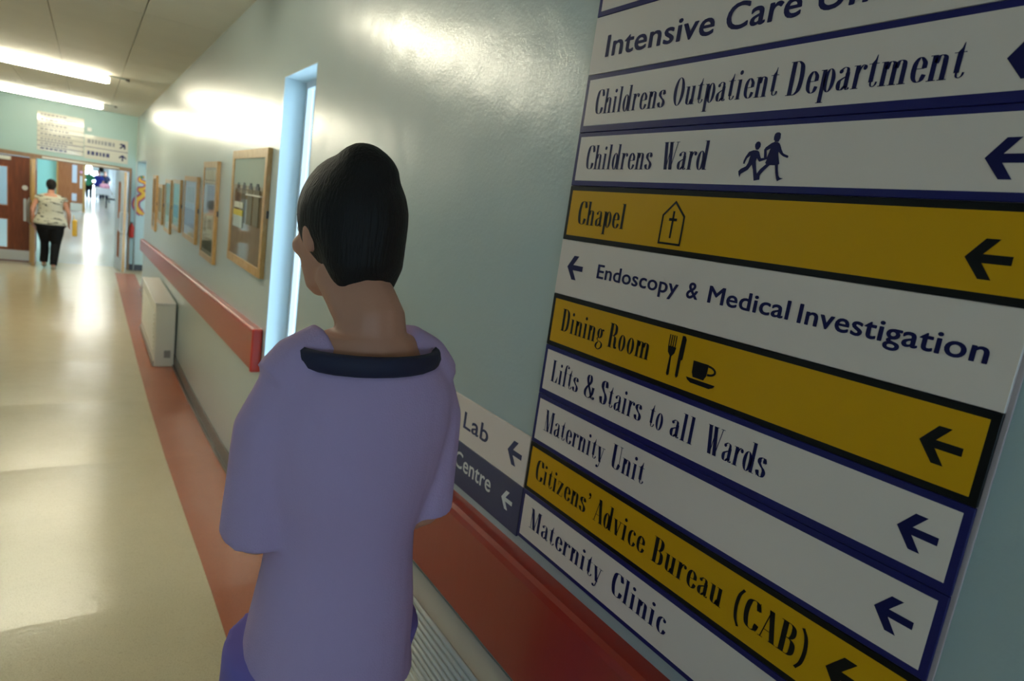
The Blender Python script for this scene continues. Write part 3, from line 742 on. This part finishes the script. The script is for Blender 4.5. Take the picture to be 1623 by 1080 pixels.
tag(obj('wall_sensor', bevbox(-.035, .035, YE-.03, YE-.001, H+.67, H+.74, .006), M['white']), 'small white sensor box on the teal wall above the two-line board', 'sensor')
# door frame and doors
DZt = H+.02
bm = bmesh.new()
box(bm, DX0, DX1+.04, YE-.03, YE+.25, DZt, DZt+.075)
box(bm, DX1, DX1+.04, YE-.03, YE+.25, -.29, DZt)
box(bm, DX0-.04, DX0, YE-.03, YE+.25, -.29, DZt+.075)
dfm = struct('trim_2', bm, M['darkoak'])
obj('header_strip', bevbox(-.72, .50, YE-.05, YE-.031, DZt+.02, DZt+.05, .003, 1), M['cream'], dfm)
def leaf(name, label, wd, hinge, ang, flip, glassy=True, face='mahog'):
    """door leaf: local x along the leaf from the hinge, y is thickness"""
    t_ = thing(name, label, 'door', hinge, 'double door leaves in the end wall', ang)
    h = DZt+.29-.012; th = .022
    g1 = (.62 if not flip else .38, .20, 1.02, 1.72); xa, xb = wd*.38, wd*.62
    holes = [(xa, xb, .25, .80), (xa, xb, 1.03, 1.76)]
    bm = bmesh.new()
    box(bm, .0, xa, -th, th, .006, h); box(bm, xb, wd, -th, th, .006, h)
    box(bm, xa, xb, -th, th, .006, holes[0][2]); box(bm, xa, xb, -th, th, holes[0][3], holes[1][2]); box(bm, xa, xb, -th, th, holes[1][3], h)
    obj('door_panel', bm, M[face], t_)
    for q in holes:
        bm = bmesh.new(); b = .018
        for (p0, p1, p2, p3) in ((q[0], q[0]+b, q[2], q[3]), (q[1]-b, q[1], q[2], q[3]), (q[0], q[1], q[2], q[2]+b), (q[0], q[1], q[3]-b, q[3])):
            box(bm, p0, p1, -th-.006, th+.006, p2, p3)
        obj('glazing_bead', bm, M['orangewood'], t_)
        obj('glass_pane', bx(q[0]+.01, q[1]-.01, -.003, .003, q[2]+.01, q[3]-.01), M['glass'], t_)
    obj('leading_edge', bevbox(wd-.002, wd+.006, -th-.001, th+.001, .006, h, .001, 1), M['oak'], t_)
    for s in (-1, 1):
        a, b = sorted((s*th, s*(th+.002)))
        obj('kick_plate', bx(.02, wd-.02, a, b, .03, .22), M['kick'], t_)
        bm = bmesh.new(); yy = s*(th+.045); xx = wd-.07
        tube(bm, [(xx, s*th, .78), (xx, yy-s*.01, .78), (xx, yy, .80), (xx, yy, 1.16), (xx, yy-s*.01, 1.18), (xx, s*th, 1.18)], .010, 10)
        obj('pull_handle', bm, M['steel'], t_, smooth=True)
    return t_
lf = leaf('door_leaf', 'closed dark mahogany door leaf with two glass panels at far left', .93, (DX0+.005, YE+.05, -.29), 0, False)
o = bmesh.new(); bmesh.ops.create_cone(o, cap_ends=True, segments=20, radius1=.045, radius2=.045, depth=.004, matrix=Matrix.Translation((.82, -.025, 1.40)) @ Matrix.Rotation(math.pi/2, 4, 'X'))
obj('round_sign', o, M['white'], lf)
bm = bmesh.new(); tube(bm, [(.885, -.022, .77), (.885, -.075, .78), (.885, -.08, .80), (.885, -.08, 1.19), (.885, -.075, 1.21), (.885, -.022, 1.22)], .012, 10); obj('pull_handle', bm, M['steel'], lf, smooth=True)
obj('push_plate', bx(.80, .84, -.0245, -.022, .78, 1.20), M['kick'], lf)
obj('door_closer', bevbox(.3, .62, -.07, -.022, DZt+.29-.10, DZt+.29-.03, .01), M['cream'], lf)
leaf('door_leaf', 'middle door leaf seen on its light oak edge with a steel pull handle', .70, (-.83, YE+.30, -.29), -math.pi/2+.01, False, face='orangewood')
M['palewood'] = mat('pale_laminate', (.46, .45, .36), .3, coat=.3)
lr = leaf('door_leaf', 'right-hand open door leaf with pale face and oak edge', .72, (.485, YE+.27, -.29), -math.pi/2+.16, True, face='palewood')
# mullion edge of the middle leaf reads as a post
struct('door_post', bx(-.905, -.805, YE+.02, YE+.09, -.29, DZt), M['oak'])
# alcove corner things
bm = bmesh.new(); tube(bm, [(.80, YE-.03, -.28), (.80, YE-.03, ZC-.01)], .014, 10)
tag(obj('wall_pipe', bm, M['conduit'], smooth=True), 'pale vertical pipe in the corner beside the double doors', 'pipe')
t_ = thing('fire_extinguisher', 'red extinguisher hung in the corner right of the open door', 'extinguisher', (.745, YE-.10, .38))
bm = bmesh.new(); loft(bm, [(0, 0, 0, .03, .03), (0, 0, .02, .045, .045), (0, 0, .22, .045, .045), (0, 0, .26, .02, .02), (0, 0, .29, .015, .015)], 14)
obj('cylinder_body', bm, M['redplastic'], t_, smooth=True)
obj('valve', bevbox(-.02, .02, -.01, .01, .29, .31, .003, 1), M['black'], t_)
obj('bracket', bx(-.02, .02, .03, .099, .1, .14), M['steel'], t_)
# snake wall decoration on the alcove end wall
t_ = thing('snake_decoration', 'flat red, yellow and purple curly snake stuck on the teal wall by the pictures', 'wall decoration', (.92, YE-.0125, H-.42))
def sn(off, r, m, name):
    pts = [(.02, .38), (-.05, .36), (-.06, .30), (.03, .27), (.07, .20), (.0, .14), (-.06, .12), (.02, .05), (-.02, -.02), (-.10, -.10), (-.11, -.22), (-.05, -.32), (.03, -.37)]
    q = catmull(pts, 5); bm = bmesh.new(); prev = None; n = len(q)
    for i in range(n):
        d = (q[min(i+1, n-1)]-q[max(i-1, 0)]).normalized(); nn = Vector((-d.y, d.x)); ww = r*(.55+.9*min(1, i/n*1.4))*(1 if i < n-3 else .6)
        ring = [bm.verts.new((p.x, yy, p.y)) for p in (q[i]+nn*ww, q[i]-nn*ww) for yy in (-off, -off+.002)]
        if prev:
            bm.faces.new([prev[0], ring[0], ring[2], prev[2]]); bm.faces.new([prev[1], prev[3], ring[3], ring[1]])
            bm.faces.new([prev[0], prev[1], ring[1], ring[0]]); bm.faces.new([prev[2], ring[2], ring[3], prev[3]])
        prev = ring
    obj(name, bm, M[m], t_)
M['purple'] = mat('purple_print', (.20, .02, .16), .5); M['yellowp'] = mat('yellow_print', (.85, .50, .02), .5)
sn(.004, .050, 'purple', 'outline'); sn(.006, .038, 'redplastic', 'body_print'); sn(.008, .024, 'yellowp', 'belly_print')
bm = bmesh.new(); ball(bm, (-.03, -.006, .37), (.035, .004, .025)); obj('head_print', bm, M['green'], t_)

# ------------------------------------------------------------ corridor beyond
bm = bmesh.new()
wins = [(17.5+5.4*k, 19.6+5.4*k) for k in range(10)]
prev = YE+.25
for a, b in wins:
    box(bm, 1.6, 1.75, prev, a, -.4, ZC); box(bm, 1.6, 1.75, a, b, -.4, .55); box(bm, 1.6, 1.75, a, b, 2.35, ZC); prev = b
box(bm, 1.6, 1.75, prev, 72, -.4, ZC); box(bm, 1.35, 1.6, YE+.25, YE+.3, -.4, ZC)
struct('wall_beyond_right', bm, M['wall_cream'])
for k, (a, b) in enumerate(wins):
    wn = thing('window_%d' % (k+3), 'w', 'w'); del wn['label'], wn['category']; wn['kind'] = 'structure'
    bm = bmesh.new(); y = a
    for s in (a, (a+b)/2-.03, b-.06): box(bm, 1.64, 1.70, s, s+.06, .55, 2.35)
    for s in (.55, 2.29): box(bm, 1.64, 1.70, a+.06, b-.06, s, s+.06)
    obj('window_frame', bm, M['upvc'], wn); obj('glass_pane', bx(1.665, 1.67, a+.03, b-.03, .58, 2.32), M['glass'], wn)
    portal((1.74, (a+b)/2, 1.45), (0, math.pi/2, 0), 1.8, b-a)
struct('wall_beyond_left', bx(-3.4, -3.2, YE+.25, 72, -.4, ZC), M['wall_cream'])
bm = bmesh.new(); box(bm, -3.2, DX0, YE+.25, YE+.35, -.4, ZC)
struct('wall_beyond_front', bm, M['wall_far'])
bm = bmesh.new(); box(bm, -1.85, -1.02, 31.5, 31.7, -.3, ZC); box(bm, -1.02, 1.6, 31.5, 31.7, H+.35, ZC)
struct('wall_cross', bm, M['wall_far'])
struct('wall_cross_left', bx(-3.2, -1.85, 31.5, 31.7, -.3, ZC), M['wall_cream'])
struct('ceiling_beyond', bx(-3.4, 1.75, YE+.25, 72, ZC, ZC+.1), M['ceil'])
bm = bmesh.new(); box(bm, -3.2, -.7, 72, 72.2, -.4, ZC); box(bm, .8, 1.75, 72, 72.2, -.4, ZC); box(bm, -1.4, 1.2, 72, 72.2, 1.35, ZC)  # low gap shaped so sky light glares on the floor, not behind heads
struct('wall_far', bm, M['wall_cream'])
portal((.05, 72.1, .65), (-math.pi/2, 0, 0), 1.5, 1.4)
# second door further on
t_ = thing('corridor_door', 'orange-brown open door with glass panels behind the woman in the patterned blouse', 'door', (-1.0, 31.45, -.19))
obj('door_panel', bx(0, .86, -.03, .02, .006, 2.12), M['orangewood'], t_)
obj('kick_plate', bx(.42, .84, -.034, -.031, .02, .34), M['cream'], t_)
obj('upper_glass', bx(.46, .62, -.035, -.031, 1.15, 1.85), M['sheet'], t_)
obj('lower_glass', bx(.46, .62, -.035, -.031, .42, .72), M['sheet'], t_)
obj('notice', bx(.72, .80, -.035, -.031, .95, 1.45), M['white'], t_)
bm = bmesh.new(); ball(bm, (.76, -.035, 1.6), (.05, .004, .05)); obj('round_sign', bm, M['pink'], t_)
struct('door_post_beyond', bx(-.18, -.09, 31.4, 31.6, -.20, H+.35), M['oak'])
struct('trim_3', bx(-1.05, -1.0, 31.38, 31.44, -.19, H+.35), M['oak'])
for k, y in enumerate((18.5, 23.5, 28.5, 36, 42, 50, 58, 66)):
    t_ = thing('ceiling_light', 'lit ceiling light in the corridor beyond the doors', 'ceiling light', (.0, y, ZC), 'ceiling lights beyond the doors')
    obj('diffuser', bevbox(-.6, .6, -.07, .07, -.08, -.03, .01), M['lamp_far'], t_)
    obj('base_plate', bx(-.62, .62, -.08, .08, -.03, -.001), M['white'], t_)
t_ = thing('hanging_lamp', 'round bright globe light just below the header in the far corridor', 'lamp', (.02, 40, H-.04))
bm = bmesh.new(); ball(bm, (0, 0, 0), .13); obj('globe', bm, M['lamp_far'], t_, smooth=True)
bm = bmesh.new(); tube(bm, [(0, 0, .12), (0, 0, ZC-H+.04)], .01, 8); obj('stem', bm, M['steel'], t_)
# waste bin / dark chair by the right wall
t_ = thing('dark_chair', 'dark chair against the right side of the far corridor', 'chair', (.93, 36.5, -.16))
obj('seat', bevbox(-.22, .22, -.22, .22, .42, .48, .02), M['blackcloth'], t_)
obj('backrest', bevbox(.18, .24, -.22, .22, .5, .9, .02), M['blackcloth'], t_)
for sx in (-.2, .2):
    for sy in (-.2, .2):
        bm = bmesh.new(); tube(bm, [(sx, sy, 0), (sx*.95, sy*.95, .43)], .02, 8); obj('leg', bm, M['black'], t_)

# ------------------------------------------------------------ people
def remesh(bm, vox, it=3, noise_amp=0, noise_scale=6):
    me = bpy.data.meshes.new('tmp'); bmesh.ops.recalc_face_normals(bm, faces=bm.faces); bm.to_mesh(me); bm.free()
    o = bpy.data.objects.new('tmp', me); COL.objects.link(o)
    r = o.modifiers.new('r', 'REMESH'); r.mode = 'VOXEL'; r.voxel_size = vox
    sm = o.modifiers.new('s', 'SMOOTH'); sm.iterations = it; sm.factor = .5
    dg = bpy.context.evaluated_depsgraph_get(); out = bpy.data.meshes.new_from_object(o.evaluated_get(dg))
    bpy.data.objects.remove(o); bpy.data.meshes.remove(me)
    if noise_amp:
        nn = [v.normal.copy() for v in out.vertices]
        for v, n_ in zip(out.vertices, nn):
            q = Vector((v.co.x*noise_scale, v.co.y*noise_scale, v.co.z*noise_scale*.45))
            v.co += n_*noise_amp*(noise.noise(q)+(.45*noise.noise(q*2.7+Vector((3, 1, 7))) if noise_amp > .009 else 0))
    for f_ in out.polygons: f_.use_smooth = True
    return out
def hand(bm, w_, d, side, curl=.5, s=1.0):
    """w_: wrist, d: direction of the hand, side: direction of the thumb"""
    w_ = Vector(w_); d = Vector(d).normalized(); sd = Vector(side); sd = (sd-d*sd.dot(d)).normalized(); nrm = d.cross(sd)
    tube(bm, [w_-d*.02*s, w_+d*.02*s, w_+d*.055*s, w_+d*.085*s], [(.026*s, .018*s), (.034*s, .017*s), (.041*s, .016*s), (.038*s, .013*s)], 12, up=sd)
    for k, (off, ln) in enumerate(((.030, .072), (.010, .082), (-.010, .076), (-.029, .058))):
        p = w_+d*.078*s+sd*off*s; pts = [p-d*.02*s, p]; dd = d.copy()
        for j, fr in enumerate((.42, .32, .26)):
            a = curl*(.55+.25*j)
            dd = (dd*math.cos(a)+nrm*math.sin(a)).normalized(); p = p+dd*ln*fr*s; pts.append(p)
        tube(bm, pts, [.0095*s, .0095*s, .009*s, .0082*s, .0065*s], 8)
    p = w_+d*.018*s+sd*.028*s; dd = (d*.6+sd*.75+nrm*.25).normalized(); pts = [p-dd*.015*s, p]
    for fr in (.038, .028, .022):
        p = p+dd*fr*s; pts.append(p); dd = (dd+d*.25+nrm*.2*curl).normalized()
    tube(bm, pts, [.012*s, .012*s, .0105*s, .0095*s, .007*s], 8)
def human(name, label, loc, rz, h=1.70, shw=.185, build=1.0, lean=0.0, head=(0, .03, 0), headturn=0.0,
          arms=None, legs=None, top='lilac', bottom='lilac', shoes='whiteshoe', hem=.80, sleeve=.75,
          collar=None, hairstyle='bob', vox=.0065, cvox=.010, waist=1.0, group=None, detail=True, flare=1.0):
    s = h/1.75
    root = thing(name, label, 'person', loc, group, rz)
    sc = Matrix.Diagonal((s, s, s, 1))
    A = arms or {-1: ((-.235, -.03, 1.14), (-.22, .08, .90)), 1: ((.235, -.03, 1.14), (.22, .08, .90))}
    Lg = legs or {-1: ((-.10, .06, .50), (-.10, .05, .09)), 1: ((.10, -.02, .50), (.10, -.12, .10))}
    def ln(z): return lean*(z-.95)
    shz = 1.395; hc = Vector((head[0], head[1]+ln(1.63), 1.632+head[2]))
    SHp = {k: Vector((k*shw, ln(shz), shz)) for k in (-1, 1)}
    def torso(bm, e=0.0, z0=.86, z1=1.50, fl_=1.0):
        rows = [(.80, .165, .115), (.88, .172*build, .122), (.95, .168*build, .120), (1.05, .140*waist, .105), (1.12, .132*waist, .100),
                (1.22, .150, .112), (1.32, .162, .115), (1.38, .158, .100), (1.43, .118, .084), (1.475, .084, .066), (1.51, .064, .058), (1.54, .052, .052)]
        R_ = []
        for z, rx, ry in rows:
            if z < z0 or z > z1: continue
            k = 1+(fl_-1)*max(0, (1.0-z)/.2)
            R_.append((0, ln(z)-.01, z, (rx*build**.5+e)*k, (ry*build**.5+e)*k))
        loft(bm, R_, 28)
        for k in (-1, 1):
            if z1 > 1.42:
                tube(bm, [(k*.06, ln(1.44), 1.44), (k*.11, ln(1.42), 1.415), (k*shw, ln(1.40), 1.385)], [.040+e*.75, .042+e*.75, .038+e*.75], 12)
    # --- body
    bm = bmesh.new(); torso(bm)
    tube(bm, [(0, ln(1.42)-.01, 1.42), (0, ln(1.5)-.005, 1.50), hc+Vector((0, -.02, -.06))], [.074, .058, .058], 14)
    hb = bmesh.new()
    loft(hb, [(0, .048, -.116, .020, .018), (0, .036, -.100, .042, .042), (0, .018, -.065, .056, .070), (0, .004, -.025, .066, .086),
              (0, -.004, .025, .074, .095), (0, -.010, .065, .071, .090), (0, -.012, .095, .052, .068), (0, -.012, .112, .022, .032)], 24)
    ball(hb, (0, .098, -.022), (.012, .018, .020)); ball(hb, (0, .092, .0), (.009, .012, .025))
    for k in (-1, 1): ball(hb, (k*.073, -.004, -.012), (.010, .018, .031)); ball(hb, (k*.035, .066, -.03), (.022, .02, .02))
    ball(hb, (0, .083, -.068), (.022, .014, .010)); ball(hb, (0, .07, -.098), (.018, .016, .014))
    hm = Matrix.Translation(hc) @ Matrix.Rotation(headturn, 4, 'Z') @ Matrix.Rotation(-.10, 4, 'X')
    hb.transform(hm); tmp = bpy.data.meshes.new('t'); hb.to_mesh(tmp); hb.free(); bm.from_mesh(tmp); bpy.data.meshes.remove(tmp)
    for k in (-1, 1):
        el, wr_ = Vector(A[k][0]), Vector(A[k][1]); sh = SHp[k]
        tube(bm, [sh+Vector((-k*.02, 0, .0)), sh*.65+el*.35, el, el*.6+wr_*.4, wr_], [.040, .040, .036, .037, .025], 14)
        dv = (wr_-el).normalized(); hand(bm, wr_, dv+Vector((0, .15, -.1)), (-k*.3, 1, .2), .55)
        kn, an = Vector(Lg[k][0]), Vector(Lg[k][1]); hp = Vector((k*.095, ln(.9), .90))
        tube(bm, [hp, hp*.5+kn*.5, kn, kn*.62+an*.38, an], [.088*build, .074*build, .054, .055, .036], 16)
        tube(bm, [an+Vector((0, -.045, -.055)), an+Vector((0, .03, -.05)), an+Vector((0, .14, -.07))], [(.028, .034), (.03, .036), (.016, .036)], 12, up=(0, 0, 1))
        tube(bm, [an, an+Vector((0, 0, -.06))], [.036, .034], 12)
    bm.transform(sc)
    b = link('body', remesh(bm, vox, 2), M['skin'], root)
    # --- clothes
    bm = bmesh.new(); torso(bm, .020, hem-.01, 1.455, flare)
    for k in (-1, 1):
        el, wr_ = Vector(A[k][0]), Vector(A[k][1]); sh = SHp[k]
        if sleeve > 0:
            if sleeve <= 1: tip = sh*(1-sleeve)+el*sleeve; tube(bm, [sh+Vector((-k*.03, 0, 0)), sh*.7+tip*.3, sh*.3+tip*.7, tip], [.058, .060, .060, .062], 16)
            else:
                tip = el*(2-sleeve)+wr_*(sleeve-1); tube(bm, [sh+Vector((-k*.03, 0, 0)), sh*.5+el*.5, el, tip], [.066, .060, .054, .046], 16)
    bm.transform(sc); link('top', remesh(bm, cvox, 3, .008 if detail else .004, 7), M[top], root)
    bm = bmesh.new(); torso(bm, .012, .79, 1.06)
    for k in (-1, 1):
        kn, an = Vector(Lg[k][0]), Vector(Lg[k][1]); hp = Vector((k*.092, ln(.9), .90))
        tube(bm, [hp, hp*.5+kn*.5, kn, kn*.5+an*.5, an+Vector((0, 0, .0))], [.108*build, .096*build, .080, .076, .068], 18)
    bm.transform(sc); link('trousers', remesh(bm, cvox, 3, .010 if detail else .004, 7), M[bottom], root)
    for k in (-1, 1):
        an = Vector(Lg[k][1]); bm = bmesh.new()
        tube(bm, [an+Vector((0, -.065, -.055)), an+Vector((0, -.04, -.05)), an+Vector((0, .05, -.055)), an+Vector((0, .13, -.068)), an+Vector((0, .17, -.075))],
             [(.025, .028), (.040, .037), (.038, .042), (.022, .044), (.010, .03)], 14, up=(0, 0, 1))
        bm.transform(sc); link('shoe', remesh(bm, max(.006, vox), 2), M[shoes], root)
    if collar:
        bm = bmesh.new(); ring = []
        for q in range(25):
            a = 2*math.pi*q/24; ring.append((.121*math.cos(a), ln(1.44)-.012+.093*math.sin(a), 1.441))
        tube(bm, ring, [(.017, .010)]*25, 8, cap=False, up=(0, 0, 1))
        bm.transform(sc); obj('collar', bm, M[collar], root, smooth=True)
    # --- hair
    bm = bmesh.new()
    ball(bm, (0, -.020, .022), (.086, .100, .108), 20)
    if hairstyle == 'bob':
        loft(bm, [(0, -.045, -.14, .050, .040), (0, -.045, -.11, .066, .056), (0, -.040, -.06, .080, .070), (0, -.035, .0, .088, .080)], 20)
        tube(bm, [(.055, -.02, .02), (.080, .0, -.05), (.066, -.01, -.11)], [.03, .028, .015], 10)
        tube(bm, [(-.055, -.02, .02), (-.080, .0, -.05), (-.066, -.01, -.11)], [.03, .028, .015], 10)
        ball(bm, (0, -.035, .075), (.055, .065, .065), 14)
    elif hairstyle == 'up':
        loft(bm, [(0, -.050, -.125, .036, .020), (0, -.054, -.10, .054, .034), (0, -.052, -.06, .070, .056), (0, -.035, .0, .082, .080)], 18)
        ball(bm, (0, -.045, .085), (.058, .062, .056), 16)
    else:
        loft(bm, [(0, -.05, -.085, .045, .035), (0, -.045, -.04, .068, .06), (0, -.03, .0, .078, .075)], 18)
    bm.transform(sc @ hm)
    hmesh = remesh(bm, .007, 4, .004, 20); link('hair', hmesh, M['hair'], root)
    # --- face
    if detail:
        for k in (-1, 1):
            bm = bmesh.new(); ball(bm, (k*.029, .0745, .0), (.0125, .0125, .0125), 12); bm.transform(sc @ hm); e = obj('eye', bm, M['eyewhite'], root, smooth=True)
            bm = bmesh.new(); ball(bm, (k*.029, .0848, .0), (.006, .0035, .006), 10); bm.transform(sc @ hm); obj('iris', bm, M['iris'], e, smooth=True)
            bm = bmesh.new(); tube(bm, [(k*.014, .088, .022), (k*.030, .085, .027), (k*.044, .074, .022)], [.003, .0035, .002], 6); bm.transform(sc @ hm); obj('eyebrow', bm, M['hair'], root)
        bm = bmesh.new(); ball(bm, (0, .0955, -.066), (.021, .006, .0065), 12); bm.transform(sc @ hm); obj('mouth', bm, M['lip'], root, smooth=True)
    return root
human('person', 'woman in a lilac tunic and trousers walking away close beside the direction signs, dark hair', (.384, .995, 0), math.radians(6),
      h=1.73, shw=.140, lean=-.055, build=.84, waist=.92, head=(-.018, .090, .004), headturn=math.radians(13),
      arms={-1: ((-.148, .0, 1.12), (-.11, .22, 1.05)), 1: ((.150, -.03, 1.12), (.13, .16, 1.00))},
      legs={-1: ((-.09, .12, .52), (-.09, .17, .10)), 1: ((.09, .05, .50), (.09, -.18, .15))},
      collar='collar', top='lilac', bottom='lilac2', hem=.79, sleeve=.98, hairstyle='up', vox=.0055, cvox=.008, flare=1.04)
pw = human('person', 'woman in a cream blouse with black dashes and black trousers walking through the double doors', (-.555, 14.35, -.29), math.radians(-3),
      h=1.63, shw=.20, build=1.30, waist=1.30, lean=.02, top='blouse', bottom='blackcloth', shoes='shoe', hem=.88, sleeve=.18, hairstyle='short',
      vox=.010, cvox=.014, arms={-1: ((-.29, -.04, 1.14), (-.285, .03, .90)), 1: ((.29, -.03, 1.14), (.285, .10, .92))},
      legs={-1: ((-.10, .10, .52), (-.11, .06, .12)), 1: ((.08, .02, .50), (.06, -.10, .085))})
t_ = thing('bag', 'yellow bag held in the right hand of the woman in the cream blouse', 'bag', (-.205, 14.43, .37))
bm = bevbox(-.03, .05, -.10, .10, -.02, .28, .02); obj('pouch', bm, M['yellowbag'], t_)
bm = bmesh.new(); tube(bm, [(.0, -.05, .27), (-.01, -.03, .36), (-.01, .03, .36), (.0, .05, .27)], .006, 8); obj('handle', bm, M['yellowbag'], t_)
def ff(y): return -.29+(y-YE)*(.10/17) if y < 32 else -.19+(y-32)*(.15/40)
human('person', 'figure in green scrubs with black lower half in the far corridor', (.04, 44, ff(44)), math.radians(170), h=1.68, top='green', bottom='blackcloth', shoes='black', hem=.80, sleeve=.9, hairstyle='short', vox=.016, cvox=.018, detail=False, build=1.15)
human('person', 'figure in a royal blue top pushing the trolley bed, left of two', (.50, 44.5, ff(44.5)), math.radians(175), h=1.68, top='bluecloth', bottom='navycloth', shoes='black', hem=.80, sleeve=.9, hairstyle='short', vox=.016, cvox=.018, detail=False, build=1.25,
      arms={-1: ((-.25, -.0, 1.16), (-.22, .22, 1.02)), 1: ((.25, .0, 1.16), (.22, .22, 1.02))})
human('person', 'figure in a dark navy top at the right of the trolley bed', (.84, 45.6, ff(45.6)), math.radians(170), h=1.70, top='navycloth', bottom='navycloth', shoes='black', hem=.80, sleeve=.9, hairstyle='short', vox=.016, cvox=.018, detail=False, build=1.2,
      arms={-1: ((-.25, -.0, 1.16), (-.22, .22, 1.02)), 1: ((.25, .0, 1.16), (.22, .22, 1.02))})
t_ = thing('trolley_bed', 'trolley bed with pale sheets pushed along the far corridor', 'hospital bed', (.70, 43.2, ff(43.2)))
obj('mattress', bevbox(-.36, .36, -.9, .9, .62, .76, .05), M['sheet'], t_)
obj('side_sheet', bevbox(-.38, .38, -.92, .92, .40, .64, .03), M['sheet'], t_)
bm = bmesh.new(); ball(bm, (.08, -.1, .86), (.26, .5, .16)); obj('blanket', bm, M['pink'], t_, smooth=True)
for sx in (-.3, .3):
    for sy in (-.75, .75):
        bm = bmesh.new(); tube(bm, [(sx, sy, .05), (sx, sy, .42)], .02, 8); lg = obj('leg', bm, M['steel'], t_)
        bm = bmesh.new(); tube(bm, [(sx-.02, sy, .06), (sx+.02, sy, .06)], .06, 14); obj('wheel', bm, M['black'], lg)
